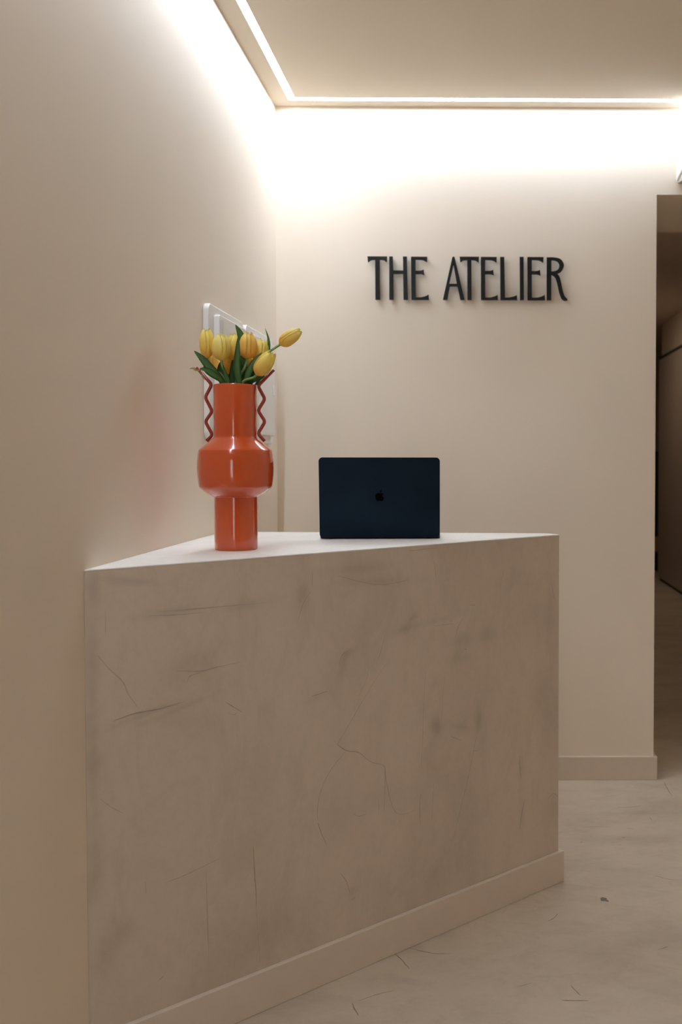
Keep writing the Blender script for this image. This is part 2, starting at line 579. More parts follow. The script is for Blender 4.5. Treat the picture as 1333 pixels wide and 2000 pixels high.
# hairline cracks and trowel scratches: thin ribbons lying on the face
def catmull(pts, k=8):
    out = []
    P = [pts[0]] + list(pts) + [pts[-1]]
    for a, b, c, d in zip(P, P[1:], P[2:], P[3:]):
        for i in range(k):
            t = i / k
            out.append(tuple(0.5 * (2 * b[n] + (c[n] - a[n]) * t + (2 * a[n] - 5 * b[n] + 4 * c[n] - d[n]) * t * t + (3 * b[n] - a[n] - 3 * c[n] + d[n]) * t ** 3) for n in range(len(b))))
    out.append(tuple(pts[-1]))
    return out

def ribbon(bm, pts2, wid, place, jitter=0.0):
    n = len(pts2)
    prev = None
    for i, p in enumerate(pts2):
        a = Vector(pts2[max(i - 1, 0)])
        b = Vector(pts2[min(i + 1, n - 1)])
        t = (b - a)
        if t.length < 1e-9:
            continue
        t.normalize()
        nn = Vector((-t.y, t.x))
        w = wid * 0.5 * (0.15 + 0.85 * math.sin(math.pi * min(1, max(0, (i + .5) / n))) ** 0.6) * random.uniform(.7, 1.2)
        q = Vector(p) + nn * random.uniform(-jitter, jitter)
        cur = (bm.verts.new(place(q + nn * w)), bm.verts.new(place(q - nn * w)))
        if prev:
            bm.faces.new((prev[0], prev[1], cur[1], cur[0]))
        prev = cur
cr = bmesh.new()
def on_face(q):
    p = Lp + u * q.x + nrm * 0.0004
    return Vector((p.x, p.y, q.y)) - org
CR = [([(760, 1290), (735, 1325), (705, 1375), (685, 1410), (662, 1450), (663, 1457), (680, 1467), (700, 1469), (725, 1488), (750, 1496), (754, 1520), (762, 1560), (772, 1585), (786, 1590), (805, 1585), (820, 1575)], 1.5),
      ([(676, 1466), (655, 1492), (637, 1520), (624, 1555), (620, 1590), (622, 1603)], 1.5),
      ([(621, 1606), (628, 1628), (638, 1650)], 2.2),
      ([(822, 1550), (820, 1580), (821, 1612)], 2.0),
      ([(752, 1497), (752, 1530), (750, 1585)], 1.4),
      ([(832, 1310), (828, 1370), (826, 1440), (823, 1500)], 1.2),
      ([(938, 1400), (925, 1470), (912, 1530), (895, 1600), (882, 1655)], 1.4),
      ([(190, 1280), (215, 1308), (240, 1332), (250, 1355), (268, 1380)], 2.0),
      ([(345, 1310), (390, 1311), (420, 1304), (470, 1293)], 1.8),
      ([(365, 1335), (372, 1320), (400, 1312)], 1.6),
      ([(220, 1410), (260, 1394), (310, 1385), (360, 1370)], 2.0),
      ([(442, 1372), (455, 1380), (473, 1391)], 2.4), ([(446, 1393), (457, 1396), (464, 1391)], 1.4),
      ([(495, 1650), (497, 1700), (500, 1740), (501, 1775)], 2.6), ([(501, 1775), (503, 1810), (508, 1880)], 1.0),
      ([(402, 1700), (405, 1780), (408, 1880)], 1.2),
      ([(320, 1725), (350, 1714), (385, 1698), (432, 1675)], 1.5), ([(284, 1722), (285, 1745)], 1.5),
      ([(610, 1115), (610, 1145)], 1.4), ([(583, 1210), (592, 1180), (607, 1155)], 1.6),
      ([(310, 1195), (370, 1190), (440, 1184), (520, 1177)], 1.4), ([(290, 1203), (340, 1201), (400, 1196)], 1.2),
      ([(890, 1245), (895, 1225), (905, 1206)], 1.6), ([(850, 1223), (870, 1220), (888, 1218)], 1.2), ([(918, 1182), (930, 1181)], 1.4),
      ([(978, 1160), (979, 1135), (986, 1113)], 1.2), ([(1015, 1475), (1016, 1500), (1018, 1520)], 2.2),
      ([(1025, 1560), (1018, 1600), (1016, 1620)], 2.6), ([(663, 1300), (668, 1280), (682, 1270)], 2.0),
      ([(736, 1295), (745, 1270), (752, 1240)], 1.2), ([(700, 1360), (715, 1330), (722, 1300)], 1.0),
      ([(848, 1525), (846, 1560), (844, 1600)], 1.2), ([(868, 1320), (864, 1380), (862, 1410)], 1.0),
      ([(660, 1125), (740, 1142), (800, 1132)], 1.6), ([(1078, 1140), (1083, 1170)], 2.2),
      ([(740, 1560), (740, 1590)], 1.0), ([(195, 1560), (220, 1578), (240, 1588)], 1.4),
      ([(845, 1085), (850, 1110), (852, 1135)], 1.2), ([(690, 1590), (702, 1594), (715, 1590)], 1.4),
      ([(664, 1705), (676, 1720), (684, 1745)], 2.0), ([(686, 1758), (695, 1752)], 1.8), ([(310, 1915), (320, 1905)], 1.6),
      ([(206, 1190), (206, 1240)], 1.0), ([(1070, 1560), (1082, 1550), (1090, 1556)], 1.6), ([(610, 1360), (640, 1350)], 1.8),
      ([(880, 1438), (902, 1446)], 1.8), ([(925, 1467), (936, 1466)], 1.4), ([(855, 1070), (800, 1076)], 1.6)]
for pts, w in CR:
    sz = [face_sz(*p) for p in pts]
    ribbon(cr, catmull(sz, 7), w * 0.00072, on_face, 0.0003)
s0, z0 = face_sz(910, 1268)
for k in range(10):
    pass
bmesh.ops.create_circle(cr, cap_ends=True, radius=0.002, segments=8,
                        matrix=Matrix.Translation(on_face(Vector((s0, z0)))) @ Vector((nrm.x, nrm.y, 0)).to_track_quat('Z', 'Y').to_matrix().to_4x4())
o = link('hairline_crack', cr, M['crack'], desk)
o['kind'] = 'stuff'
o['label'] = 'fine trowel cracks in the microcement front'

# floor scuffs surveyed the same way on z = 0
def floor_xy(px, py):
    d = Vector(((px - 954.17) / 1944, (py - 957.31) / 1944, 1.0))
    w = Vector((sum(R[i][0] * d[i] for i in range(3)), sum(R[i][2] * d[i] for i in range(3)), -sum(R[i][1] * d[i] for i in range(3))))
    t = -CAM_H / w.z
    return (w.x * t, w.y * t)
fm = bmesh.new()
def on_floor(q):
    return Vector((q.x, q.y, 0.0005))
FS = [([(1205, 1577), (1230, 1577), (1252, 1574)], 3.0), ([(1140, 1616), (1165, 1615), (1195, 1616)], 2.0), ([(1225, 1618), (1237, 1619)], 2.4),
      ([(1298, 1528), (1305, 1542), (1314, 1555)], 2.6), ([(1115, 1925), (1125, 1935), (1135, 1945)], 2.4),
      ([(1285, 1855), (1297, 1852), (1306, 1849)], 2.2), ([(1280, 1710), (1300, 1716), (1318, 1719)], 2.2), ([(1090, 1785), (1082, 1794), (1070, 1799)], 2.2),
      ([(770, 1862), (785, 1875), (800, 1893)], 2.6), ([(800, 1852), (845, 1862), (880, 1863)], 2.4), ([(688, 1960), (700, 1984)], 2.6),
      ([(700, 1955), (740, 1942), (770, 1935)], 1.8), ([(1010, 1928), (1040, 1920)], 1.6), ([(1100, 1954), (1150, 1955)], 2.0),
      ([(1215, 1636), (1222, 1636)], 4), ([(1134, 1645), (1139, 1645)], 4), ([(1205, 1650), (1215, 1651)], 2),
      ([(1178, 1556), (1210, 1554)], 1.6), ([(1270, 1597), (1274, 1603)], 2)]
for pts, w in FS:
    ribbon(fm, catmull([floor_xy(*p) for p in pts], 6), w * 0.0010, on_floor, 0.0008)
cx, cy = floor_xy(1180, 1757)
vs = [fm.verts.new((cx + (0.009 + 0.005 * random.random()) * math.cos(a), cy + (0.010 + 0.006 * random.random()) * math.sin(a), 0.0006)) for a in [2 * math.pi * k / 11 for k in range(11)]]
fm.faces.new(vs)
cx, cy = floor_xy(1187, 1760)
vs = [fm.verts.new((cx + 0.005 * math.cos(a), cy + 0.006 * math.sin(a), 0.0007)) for a in [2 * math.pi * k / 7 for k in range(7)]]
fm.faces.new(vs)
o = link('floor_scuff', fm, M['floor_mark'], floor)
o['kind'] = 'stuff'

# ------------------------------------------------------------------ vase
VX, VY = -0.600, 2.466
U = 1 / 788.0        # metres per drawing unit; the vase is drawn about its axis, z from the counter
vase = empty('vase', (VX, VY, DH))
tag(vase, 'glossy orange ceramic vase with round belly and two zigzag side handles', 'vase')
def rr(pts):
    return [(r * U * 0.99, z * U * 0.992) for r, z in pts]
outer = rr([(38.5, 0), (40.5, 0.6), (41.3, 2), (41.5, 5), (41.6, 103), (42.5, 104.2), (46, 105), (53, 109), (61, 114.6), (67, 119.6), (69.6, 122.6), (70.6, 125),
            (72, 135), (73.2, 147), (73.8, 160), (73.4, 174), (72.2, 186), (71, 193), (70, 195.6), (68, 197.4), (46, 215.8), (43, 218.2), (41.8, 220.5), (41.6, 224),
            (41.7, 320), (41.4, 322), (40.6, 322.8), (39.8, 322.6)])
inner = rr([(39.2, 321.5), (39.0, 222), (41, 216), (66, 194), (69, 180), (69.5, 150), (66, 126), (42, 108), (39, 104), (38.8, 8), (37, 4)])
o = link('body', lathe(outer + inner, 128), M['vase'], vase)
smooth_by_angle(o, 28)

def rounded(pts, r, k=5):
    out = [Vector(pts[0])]
    for a, b, c in zip(pts, pts[1:], pts[2:]):
        a, b, c = Vector(a), Vector(b), Vector(c)
        p = b + (a - b).normalized() * r
        q = b + (c - b).normalized() * r
        for i in range(k + 1):
            t = i / k
            out.append(p * (1 - t) ** 2 + b * 2 * t * (1 - t) + q * t * t)
    out.append(Vector(pts[-1]))
    return out
HR = [(76, 349.6), (44.6, 318), (58.5, 293), (44.4, 270.5), (58.5, 249), (44.4, 226), (57, 211)]
HL = [(-75.5, 353.5), (-46, 320.5), (-59.5, 296), (-45.4, 268.7), (-59.5, 249), (-45.4, 223), (-57, 211.5)]
for k, pts in enumerate((HR, HL)):
    P = rounded([(x * U * 0.985, 0, z * U) for x, z in pts], 0.0075)
    n = len(P)
    o = link('handle', tube(bmesh.new(), P, 0.0041, 14), M['handle'], vase, True)
    o['label'] = 'dark red zigzag ceramic handle'

# ------------------------------------------------------------------ tulips
def pt(px, py, dy=0.0):
    """drawing units measured from the vase axis and counter -> world"""
    f = (VY + dy) / VY
    return Vector((VX * f + (px - 460.5) * U * f, VY + dy, (CAM_H - (CAM_H - DH) * 1.0) + ((1073 - py) * U * f) - (f - 1) * 0.2197))

def petal(R0, Ht, ang, halfw, rscale, opening, lean, mat, parent, axis_q, base, curl=0.0, tipz=1.0, nu=12, nv=8):
    prof = [(0.0, 0.16), (0.05, 0.50), (0.14, 0.80), (0.28, 0.97), (0.42, 1.0), (0.58, 0.97), (0.74, 0.84), (0.88, 0.62), (1.0, 0.30)]
    def rad(t):
        for (a, ra), (b, rb) in zip(prof, prof[1:]):
            if t <= b:
                k = (t - a) / (b - a)
                k = k * k * (3 - 2 * k) * 0.4 + k * 0.6
                return ra + (rb - ra) * k
        return prof[-1][1]
    bm = bmesh.new()
    lay = bm.verts.layers.float.new('along')
    rows = []
    for i in range(nu + 1):
        t = i / nu
        w = halfw * min(1.0, (0.55 + t * 1.6)) * (1 - max(0, (t - 0.5) / 0.5) ** 3.2) ** 0.55 if t < 1 else 0.12
        row = []
        for j in range(nv + 1):
            v = j / nv * 2 - 1
            a = ang + w * v
            tt = t * tipz
            r = R0 * rscale * (rad(t) + opening * t * t)
            r *= 1 - 0.05 * abs(v) ** 2 + curl * (v * v) * t
            r += 0.0008 * math.cos(v * math.pi * 2.0) * t
            z = Ht * tt * (1.0 - 0.05 * abs(v) ** 2)
            p = Vector((r * math.cos(a), r * math.sin(a), z)) + Vector((math.cos(ang), math.sin(ang), 0)) * lean * t * t
            vert = bm.verts.new(base + axis_q @ p)
            vert[lay] = t
            row.append(vert)
        rows.append(row)
    fs = []
    for a, b in zip(rows, rows[1:]):
        for j in range(nv):
            fs.append(bm.faces.new((a[j], a[j + 1], b[j + 1], b[j])))
    bmesh.ops.solidify(bm, geom=fs, thickness=0.0007)
    return link('petal', bm, mat, parent, True)

def leaf(parent, pts, width, mat, twist=0.0, name='leaf', cup=0.25, face=Vector((0, -1, 0)), shape=None):
    P = [Vector(p) for p in catmull([tuple(p) for p in pts], 8)]
    n = len(P)
    bm = bmesh.new()
    rows = []
    for i, p in enumerate(P):
        s = i / (n - 1)
        t = (P[min(i + 1, n - 1)] - P[max(i - 1, 0)]).normalized()
        f = Quaternion(t, twist * s) @ face
        side = t.cross(f).normalized()
        nor = side.cross(t).normalized()
        if shape:
            w = shape(s)
        else:
            w = (0.35 + 0.65 * min(1, s / 0.45)) if s < 0.45 else max(0.02, 1 - ((s - 0.45) / 0.55) ** 1.9)
        w *= width / 2
        row = []
        for v in (-1, -0.5, 0, 0.5, 1):
            row.append(bm.verts.new(p + side * w * v + nor * (-cup * w * (1 - v * v)) + nor * 0.0))
        rows.append(row)
    fs = []
    for a, b in zip(rows, rows[1:]):
        for j in range(4):
            fs.append(bm.faces.new((a[j], a[j + 1], b[j + 1], b[j])))
    bmesh.ops.solidify(bm, geom=fs, thickness=0.0008)
    for v in bm.verts:
        v.co -= parent.location
    return link(name, bm, mat, parent, True)

NECK = Vector((VX, VY, DH + 322 * U))
def tulip(label, base_px, top_px, wid, dy, dytop, mat, seed, spin, opening=0.0, root=(0, 0), tipz=1.0):
    rnd = random.Random(seed)
    b = pt(base_px[0], base_px[1], dy)
    tpt = pt(top_px[0], top_px[1], dy + dytop)
    ax = tpt - b
    Ht = ax.length
    q = ax.normalized().to_track_quat('Z', 'Y')
    mouth = NECK + Vector((root[0], root[1], -0.004))
    bot = Vector((VX - root[0] * 0.5, VY - root[1] * 0.5, DH + 0.06))
    t = empty('tulip', mouth)
    tag(t, label, 'flower', 'tulips in the orange vase')
    # stem
    c1 = mouth + (mouth - bot).normalized() * (b - mouth).length * 0.45
    c2 = b - ax.normalized() * (b - mouth).length * 0.4
    up_part = [Vector(p) for p in interpolate_bezier(mouth, c1, c2, b + ax.normalized() * 0.003, 12)]
    bm = tube(bmesh.new(), [bot - mouth] + [p - mouth for p in up_part], [0.003] * 12 + [0.0036], 10)
    link('stem', bm, M['stem'], t, True)
    R0 = wid * U / 2
    off = b - mouth
    for k in range(3):
        petal(R0, Ht * rnd.uniform(.95, 1.0), spin + k * 2.094 + rnd.uniform(-.08, .08), 0.98, 0.92, opening, 0, mat, t, q, off, tipz=tipz)
    for k in range(3):
        petal(R0, Ht * rnd.uniform(.97, 1.02), spin + 1.047 + k * 2.094 + rnd.uniform(-.08, .08), 0.92, 1.0, opening, 0.0005, mat, t, q, off, curl=-0.03, tipz=tipz)
    return t

T_ = {}
T_['a'] = tulip('leftmost yellow tulip with pointed petals, behind its rounder neighbour', (407, 701), (405, 643), 29, 0.010, 0.0, M['petal'], 1, 0.4, 0.06, (-0.022, 0.006))
T_['b'] = tulip('broad pale yellow tulip, front left of the bouquet', (434, 706), (433, 653), 37, -0.016, 0.0, M['petal_pale'], 2, -1.57 + 0.1, 0.02, (-0.012, -0.020))
T_['c'] = tulip('narrow yellow tulip behind the tall upright leaf, between two larger blooms', (457, 706), (457, 652), 29, 0.020, 0.0, M['petal'], 3, -0.9, 0.02, (-0.004, 0.012))
T_['d'] = tulip('golden egg-shaped tulip right of the tall upright leaf', (484, 703), (487, 650), 37, -0.006, 0.002, M['petal_orange'], 4, -1.2, -0.05, (0.008, -0.006))
T_['e'] = tulip('ruffled yellow tulip behind and right of the golden one', (505, 708), (515, 664), 34, 0.026, 0.0, M['petal_pale'], 5, -0.5, 0.1, (0.016, 0.016))
T_['f'] = tulip('yellow tulip leaning right in front, over the right handle', (502, 734), (533, 688), 33, -0.030, -0.01, M['petal'], 6, -1.9, 0.08, (0.022, -0.021))
T_['g'] = tulip('yellow tulip reaching farthest right on a long stem', (547, 675), (590, 646), 29, 0.004, 0.0, M['petal'], 7, -1.3, -0.04, (0.028, 0.008))
T_['h'] = tulip('orange-yellow tulip drooping low behind the left blooms', (424, 738), (415, 694), 27, 0.030, 0.01, M['petal_orange'], 8, -1.5, 0.06, (-0.016, 0.024))
T_['i'] = tulip('small orange bloom showing just below the narrow tulip', (448, 733), (446, 692), 22, 0.034, 0.0, M['petal_orange'], 9, -1.0, 0.0, (-0.002, 0.028))
T_['j'] = tulip('small orange bloom showing just below the golden tulip', (492, 735), (487, 695), 24, 0.034, 0.0, M['petal_orange'], 10, -1.0, 0.0, (0.010, 0.028))

def L(t, pts, w, mat='leaf', twist=0.0, cup=0.25, face=(0, -1, 0), shape=None, name='leaf'):
    P = [pt(*p) for p in pts]
    for p in P:                      # whatever is at or below the rim stays inside the neck
        d = Vector((p.x - VX, p.y - VY))
        if mat != 'leaf_dry' and p.z < NECK.z + 0.012 and d.length > 0.034:
            d *= 0.034 / d.length
            p.x, p.y = VX + d.x, VY + d.y
    return leaf(T_[t], P, w * U, M[mat], twist, name, cup, Vector(face).normalized(), shape)
# big leaf sweeping to the upper left
L('a', [(436, 775, 0.0), (424, 745, 0.0), (408, 715, 0.0), (393, 698, 0.0), (381, 687, 0.0)], 15, 'leaf', 0.5)
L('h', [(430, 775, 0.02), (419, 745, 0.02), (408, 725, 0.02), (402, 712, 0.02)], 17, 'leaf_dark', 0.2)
# lower left leaf that ends in a dry curl over the handle
L('b', [(444, 775, -0.02), (432, 747, -0.028), (415, 730, -0.034), (402, 723, -0.036), (392, 722, -0.038)], 13, 'leaf', 0.2,
  shape=lambda s: (0.5 + s) if s < .5 else 1 - 0.75 * (s - .5) / .5)
o = L('b', [(397, 723, -0.036), (386, 724.5, -0.038), (379, 721, -0.040), (372, 721.5, -0.040)], 4.5, 'leaf_dry', 0.4)
o['label'] = 'dry yellow leaf tip curling over the handle'
o = L('b', [(396, 724, -0.037), (397, 736, -0.04), (403, 744, -0.042)], 3.2, 'leaf_dry', 0.4)
# tall upright leaf in front
L('c', [(470, 780, -0.022), (468, 750, -0.028), (464, 722, -0.030), (465, 690, -0.030), (467.5, 655, -0.026)], 14.5, 'leaf', 0.35, 0.3)
# triangular leaf tip behind
L('d', [(474, 770, 0.0), (477, 720, 0.004), (477, 680, 0.002), (471, 655, 0.0), (461.5, 636, 0.0)], 13.5, 'leaf', 0.2,
  shape=lambda s: 1.0 if s < .72 else max(0.03, 1 - ((s - .72) / .28) ** 1.3))
# right-hand leaf going up to the ruffled bloom
L('e', [(474, 780, -0.02), (483, 750, -0.024), (488, 725, -0.022), (499, 705, -0.016), (513, 690, -0.01)], 14, 'leaf', -0.4)
# thin curled leaf tip on the right
L('g', [(500, 770, 0.02), (512, 735, 0.024), (524, 700, 0.022), (526, 668, 0.018), (519, 643, 0.014)], 5.5, 'leaf', 0.3,
  shape=lambda s: 1.0 if s < .7 else max(0.04, 1 - ((s - .7) / .3) ** 1.2))
# short inner leaves that fill the mouth
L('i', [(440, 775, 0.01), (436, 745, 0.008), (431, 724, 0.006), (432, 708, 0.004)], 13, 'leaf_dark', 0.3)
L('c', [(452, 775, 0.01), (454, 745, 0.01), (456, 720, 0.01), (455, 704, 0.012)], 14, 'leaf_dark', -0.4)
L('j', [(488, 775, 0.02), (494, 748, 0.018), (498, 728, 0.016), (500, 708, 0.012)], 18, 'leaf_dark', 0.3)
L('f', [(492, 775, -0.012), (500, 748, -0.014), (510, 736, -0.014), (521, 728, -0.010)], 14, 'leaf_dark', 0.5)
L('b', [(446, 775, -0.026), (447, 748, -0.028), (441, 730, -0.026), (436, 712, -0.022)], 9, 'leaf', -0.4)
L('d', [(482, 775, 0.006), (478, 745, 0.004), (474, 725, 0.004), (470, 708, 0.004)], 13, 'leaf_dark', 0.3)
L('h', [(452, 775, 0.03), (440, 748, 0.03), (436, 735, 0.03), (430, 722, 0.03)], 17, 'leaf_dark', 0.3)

# ------------------------------------------------------------------ laptop
LX0, LX1, LY = -0.445, -0.1085, 2.795
LW = LX1 - LX0
lap = empty('laptop', ((LX0 + LX1) / 2, LY, DH), math.radians(2.6))
tag(lap, 'open midnight blue laptop on the counter, lid back towards the viewer', 'laptop')
def round_rect(w, h, r, k=8):
    pts = []
    for cxx, cyy, a0 in ((w / 2 - r, h / 2 - r, 0), (-w / 2 + r, h / 2 - r, 90), (-w / 2 + r, -h / 2 + r, 180), (w / 2 - r, -h / 2 + r, 270)):
        for i in range(k + 1):
            a = math.radians(a0 + 90 * i / k)
            pts.append((cxx + r * math.cos(a), cyy + r * math.sin(a)))
    return pts
def slab(w, h, t, r, bev=0.0012):
    bm = prism(round_rect(w, h, r), 0, t)
    es = [e for e in bm.edges if abs(e.verts[0].co.z - e.verts[1].co.z) < 1e-6]
    bmesh.ops.bevel(bm, geom=es, offset=bev, segments=3, affect='EDGES', profile=0.5)
    return bm
BD = 0.222
bm = slab(LW, BD, 0.0095, 0.012, 0.002)
for v in bm.verts:
    v.co += Vector((0, BD / 2 + 0.004, 0.0016))
link('base', bm, M['laptop_edge'], lap)
for sx in (-1, 1):
    for y in (0.025, BD - 0.02):
        link('foot', lathe([(0.007, 0.0), (0.007, 0.0017)], 20), M['rubber'], lap, False, (sx * (LW / 2 - 0.03), y, 0))
kb = bmesh.new()
for r_ in range(6):
    for c_ in range(14):
        box(kb, (-0.135 + c_ * 0.0193, 0.035 + r_ * 0.0165, 0.0108), (-0.135 + c_ * 0.0193 + 0.0165, 0.035 + r_ * 0.0165 + 0.014, 0.0122))
o = link('keyboard', kb, M['keys'], lap)
o['kind'] = 'stuff'
bm = bx((-0.065, 0.142, 0.011), (0.065, 0.218, 0.0115))
link('trackpad', bm, M['laptop'], lap)
LHh = 0.2265
tilt = math.radians(6.0)
def lid_xf(bm, dz=0.0):
    # local: x across, y up the lid, z thickness (0 = outer back, + = towards the user)
    for v in bm.verts:
        x, y, z = v.co
        p = Vector((x, (z + dz), y + LHh / 2))
        c, s_ = math.cos(tilt), math.sin(tilt)
        v.co = Vector((p.x, p.y * c - p.z * s_ - 0.0, p.y * s_ + p.z * c + 0.0035))
    return bm
lid = link('lid', lid_xf(slab(LW, LHh, 0.0045, 0.011, 0.0012)), M['laptop'], lap)
link('screen', lid_xf(slab(LW - 0.008, LHh - 0.008, 0.0006, 0.008, 0.0002), 0.0046), M['logo'], lid)
link('hinge', tube(bmesh.new(), [(-0.12, 0.007, 0.0085), (0.12, 0.007, 0.0085)], 0.0035, 12), M['rubber'], lap)

def curve_plate(name, splines, depth, mat, parent, bevel=0.0):
    cu = bpy.data.curves.new(name, 'CURVE')
    cu.dimensions = '2D'
    cu.fill_mode = 'BOTH'
    cu.extrude = depth / 2
    cu.bevel_depth = bevel
    cu.bevel_resolution = 1
    for pts in splines:
        sp = cu.splines.new('POLY')
        sp.points.add(len(pts) - 1)
        for q, (x, y) in zip(sp.points, pts):
            q.co = (x, y, 0, 1)
        sp.use_cyclic_u = True
    tmp = bpy.data.objects.new(name, cu)
    COL.objects.link(tmp)
    dgx = bpy.context.evaluated_depsgraph_get()
    me = bpy.data.meshes.new_from_object(tmp.evaluated_get(dgx))
    bpy.data.objects.remove(tmp)
    me.materials.clear()
    me.materials.append(mat)
    me.name = name
    o = bpy.data.objects.new(name, me)
    COL.objects.link(o)
    o.parent = parent
    return o

# the emblem on the lid: bitten fruit with a leaf, drawn in millimetres
fruit = catmull([(0, 9.2), (3.5, 10.2), (7.5, 10.0), (10.8, 7.6)], 6) + \
        [(11.0 - 4.6 * math.sin(math.radians(180 * k / 10)) * 0.78, 7.6 - 9.6 * k / 10) for k in range(1, 11)] + \
        catmull([(11.2, -2.4), (12.2, -4.2), (10.6, -8.6), (7.6, -12.2), (4.6, -13.2), (1.8, -12.3), (0, -11.9), (-2.2, -12.4), (-5.0, -13.2),
                 (-8.4, -11.4), (-11.2, -6.6), (-12.4, -1.0), (-11.8, 4.2), (-9.0, 8.4), (-5.0, 10.2), (-2.0, 9.8), (0, 9.2)], 4)[:-1]
leafp = catmull([(0.4, 11.6), (0.8, 14.8), (3.0, 17.4), (5.8, 18.4), (5.4, 15.2), (3.2, 12.4), (0.4, 11.6)], 5)[:-1]
k_ = 0.00098
logo = curve_plate('emblem', [[(x * k_, y * k_) for x, y in fruit], [(x * k_, y * k_) for x, y in leafp]], 0.0004, M['logo'], lid)
bm = bmesh.new()
bm.from_mesh(logo.data)
for v in bm.verts:
    x, y, z = v.co
    v.co = (x, y + 0.0035, -z)
lid_xf(bm, -0.0002)
bm.normal_update()
bmesh.ops.recalc_face_normals(bm, faces=bm.faces)
bm.to_mesh(logo.data)
bm.free()
logo['label'] = 'black bitten fruit emblem with a leaf'

# ------------------------------------------------------------------ sign letters
def arc(cx_, cy_, rx, ry, a0, a1, n=14):
    return [(cx_ + rx * math.cos(math.radians(a0 + (a1 - a0) * i / n)), cy_ + ry * math.sin(math.radians(a0 + (a1 - a0) * i / n))) for i in range(n + 1)]
def Tl(x0, x1, s0_, s1_):
    return [[(x0, 77), (x1, 77), (x1 - 2, 107), (x1 - 9, 103), (x1 - 14, 98), (x1 - 22, 95), (s1_ - 2, 93), (s1_, 331), (s0_, 331), (s0_ - 1, 93), (x0 + 24, 94.5),
             (x0 + 14, 98), (x0 + 9, 103), (x0 + 3, 107)]]
def El(x0, x1, xt, xm):
    return [[(x0, 78), (xt, 78), (xt - 1, 107), (xt - 8, 103), (xt - 17, 97), (xt - 32, 93), (x0 + 25, 92), (x0 + 25, 161), (xm - 24, 161), (xm - 10, 158), (xm - 3, 154),
             (xm, 183), (xm - 7, 180), (xm - 18, 177), (x0 + 25, 177), (x0 + 26, 320), (x1 - 44, 319), (x1 - 24, 314), (x1 - 10, 309), (x1 - 1, 303), (x1 + 1, 331), (x0 + 2, 331)]]
LET = [
    ('T', 'black metal letter T, first of the wall sign', Tl(57, 172, 104, 129)),
    ('H', 'black metal letter H in the wall sign', [[(187, 77), (206, 77), (209, 160), (270, 160), (269, 77), (290, 77), (295, 331), (272, 331), (270, 177), (209, 177), (210, 331), (187, 331)]]),
    ('E', 'black metal letter E ending the first word of the wall sign', El(317, 421, 412, 394)),
    ('A', 'black metal letter A opening the second word of the wall sign', [[(564, 80), (570, 76), (576, 80), (635, 331), (612, 331), (594, 250), (547, 250), (532, 331), (508, 331)],
                [(570, 118), (543, 238), (591, 238)]]),
    ('T', 'black metal letter T right after the letter A of the wall sign', Tl(608, 722, 654, 678)),
    ('E', 'black metal letter E between T and L in the wall sign', El(734, 835, 828, 810)),
    ('L', 'black metal letter L in the wall sign', [[(850, 78), (873, 78), (878, 320), (902, 319), (926, 314), (940, 309), (949, 305), (951, 331), (852, 331)]]),
    ('I', 'black metal letter I in the wall sign', [[(967, 77), (989, 77), (991, 331), (970, 331)]]),
    ('E', 'black metal letter E between I and R in the wall sign', El(1013, 1117, 1108, 1090)),
    ('R', 'black metal letter R with a curled leg, last of the wall sign', [[(1129, 79)] + catmull([(1165, 79), (1198, 84), (1219, 98), (1230, 122), (1225, 147), (1211, 165), (1192, 176), (1204, 194), (1213, 224), (1220, 260),
                (1229, 294), (1238, 313), (1252, 327)], 5) + [(1252, 334), (1234, 335)] + catmull([(1234, 335), (1219, 322), (1206, 290), (1197, 250), (1188, 217), (1176, 191), (1155, 177)], 5)[1:] + [(1155, 331), (1130, 331)],
                [(1155, 94)] + catmull([(1170, 93), (1190, 99), (1203, 113), (1205, 130), (1199, 147), (1185, 158), (1168, 163)], 5) + [(1155, 163)]]),
]
LU = 1 / (3.1 * 494.6)
SX, SZ = -0.4325, 2.0635       # where (57, 77) sits on the wall
for ch, label, spl in LET:
    x0 = spl[0][0][0]
    base_x = SX + (x0 - 57) * LU
    let = empty('sign_letter', (base_x, YB, SZ - 254 * LU))
    tag(let, label, 'sign letter', 'letters of the wall sign')
    pl = [[((x - x0) * LU, (331 - y) * LU) for x, y in s_] for s_ in spl]
    o = curve_plate('letter_plate', pl, 0.014, M['sign'], let, 0.0006)
    o.rotation_euler = (math.radians(90), 0, 0)
    o.location = (0, -0.019, 0)
    xs = {'A': (13, 115 - 0), 'H': (10, 96)}.get(ch)
    ys = (300, 110)
    px_of = {'T': [(60, 110), (60, 300)], 'H': [(11, 100), (94, 300)], 'E': [(13, 100), (13, 300)], 'A': [(-42, 300), (60, 300)], 'L': [(13, 100), (15, 300)],
             'I': [(11, 100), (13, 300)], 'R': [(13, 100), (13, 300)]}[ch]
    for (dx, yy) in px_of:
        link('mounting_pin', tube(bmesh.new(), [(0, -0.0125, 0), (0, 0.0, 0)], 0.0022, 8), M['sign'], let, False, (dx * LU, 0, (331 - yy) * LU))

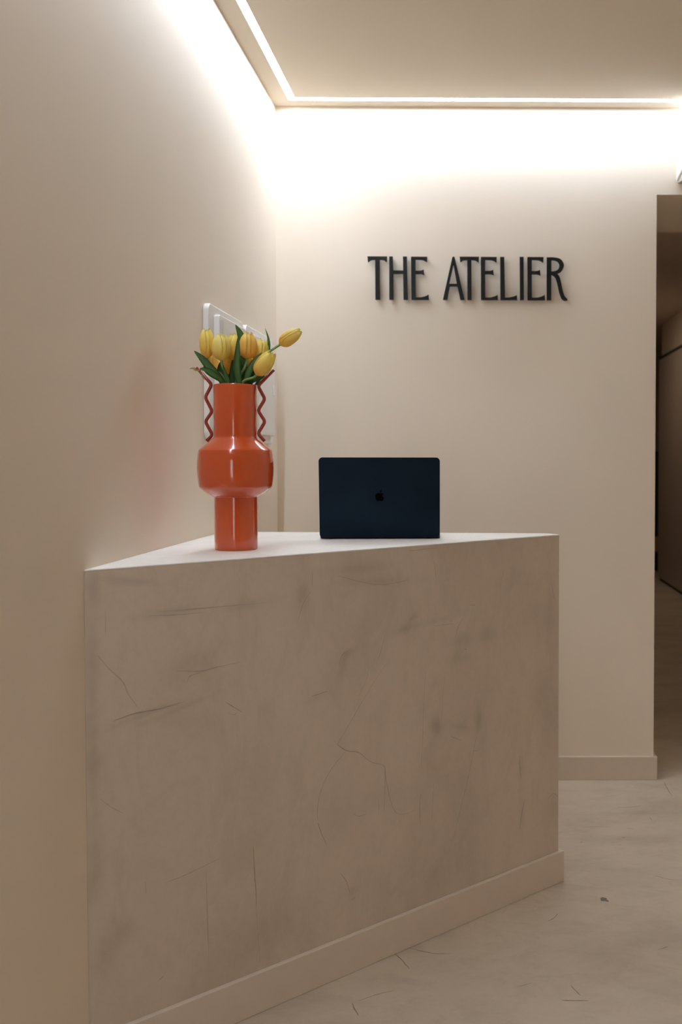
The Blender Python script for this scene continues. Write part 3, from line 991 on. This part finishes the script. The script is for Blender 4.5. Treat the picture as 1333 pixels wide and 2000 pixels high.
# ------------------------------------------------------------------ distribution boards on the left wall
def board_box(y0, y1, label):
    b = empty('electrical_panel', (XL, (y0 + y1) / 2, 1.527))
    tag(b, label, 'electrical panel', 'white electrical panels on the left wall')
    hw, hh = (y1 - y0) / 2, 0.196
    # frame: flat collar with rounded corners, standing 17 mm off the wall
    def rrx(w, h, r, z0, z1, bev):
        bm = slab(w, h, z1 - z0, r, bev)
        for v in bm.verts:
            x, y, z = v.co
            v.co = Vector((z + z0, x, y))
        bmesh.ops.recalc_face_normals(bm, faces=bm.faces)
        return bm
    link('frame', rrx(2 * hw, 2 * hh, 0.022, 0.0003, 0.018, 0.004), M['white'], b)
    d = link('panel_door', rrx(2 * hw - 0.10, 2 * hh - 0.055, 0.008, 0.018, 0.036, 0.003), M['white'], b)
    for k in range(3):
        link('ridge', bx((0.036, -hw + 0.062 + k * 0.011, -hh + 0.04), (0.0385, -hw + 0.067 + k * 0.011, hh - 0.04), 0.001, 1), M['white'], d)
    link('latch', bx((0.036, hw - 0.085, -0.02), (0.040, hw - 0.065, 0.02), 0.0015), M['white'], d)
board_box(2.878, 3.300, 'white electrical panel on the left wall, nearer the viewer, behind the tulips')
board_box(3.335, 3.765, 'white electrical panel on the left wall, nearer the room corner')

# ------------------------------------------------------------------ air conditioner above the doorway
ac = empty('air_conditioner', (1.19, YB, 2.36))
tag(ac, 'white wall air conditioner high above the doorway at the right', 'air conditioner')
def xprism(prof, x0, x1, bev):
    bm = bmesh.new()
    a = [bm.verts.new((x0, y, z)) for y, z in prof]
    b = [bm.verts.new((x1, y, z)) for y, z in prof]
    bm.faces.new(a)
    bm.faces.new(b[::-1])
    n = len(prof)
    for i in range(n):
        bm.faces.new((a[i], b[i], b[(i + 1) % n], a[(i + 1) % n]))
    bmesh.ops.recalc_face_normals(bm, faces=bm.faces)
    if bev:
        bmesh.ops.bevel(bm, geom=list(bm.edges), offset=bev, segments=3, affect='EDGES', profile=0.5)
    return bm
HW = 0.415
link('housing', xprism([(0, 0.004), (-0.10, 0.017), (-0.165, 0.045), (-0.165, 0.262), (-0.14, 0.27), (0, 0.27)], -HW, HW, 0.006), M['white'], ac)
link('front_panel', xprism([(-0.1665, 0.05), (-0.196, 0.075), (-0.20, 0.24), (-0.185, 0.262), (-0.1665, 0.262)], -HW - 0.002, HW + 0.002, 0.004), M['white'], ac)
o = link('air_outlet', xprism([(-0.002, -0.004), (-0.002, 0.0022), (-0.10, 0.0150), (-0.15, 0.036), (-0.135, 0.006), (-0.10, -0.017)], -HW + 0.006, HW - 0.006, 0.002), M['grey_plastic'], ac)
o['label'] = 'grey slanted outlet on the underside'

# ------------------------------------------------------------------ far end of the corridor
cab = empty('display_cabinet', (2.17, 11.6, 0))
tag(cab, 'tall dark cabinet at the far end of the corridor, seen past the door edge', 'cabinet')
link('body', bx((-0.25, -0.2, 0.06), (0.25, 0.2, 1.38), 0.006), M['black'], cab)
link('plinth', bx((-0.24, -0.19, 0.0), (0.24, 0.19, 0.06)), M['rubber'], cab)
for sx in (-1, 1):
    d = link('cabinet_door', bx((0.004 if sx > 0 else -0.246, -0.215, 0.42), (0.246 if sx > 0 else -0.004, -0.201, 1.37), 0.002), M['black'], cab)
    link('pull', bx((sx * 0.03 - 0.006, -0.225, 0.90), (sx * 0.03 + 0.006, -0.2152, 1.04), 0.002), M['silver_text'], d)
link('drawer', bx((-0.246, -0.215, 0.08), (0.246, -0.201, 0.22), 0.002), M['black'], cab)
link('parcel_shelf', bx((-0.24, -0.205, 0.23), (0.24, -0.2005, 0.40), 0.002), M['amber'], cab)
fr = empty('picture_frame', (2.17, CE, 2.17))
tag(fr, 'small black framed picture on the corridor end wall', 'picture')
link('frame', bx((-0.15, -0.03, -0.12), (0.15, -0.001, 0.06), 0.004), M['black'], fr)
link('canvas', bx((-0.13, -0.034, -0.10), (0.13, -0.0302, 0.04)), M['grey_plastic'], fr)
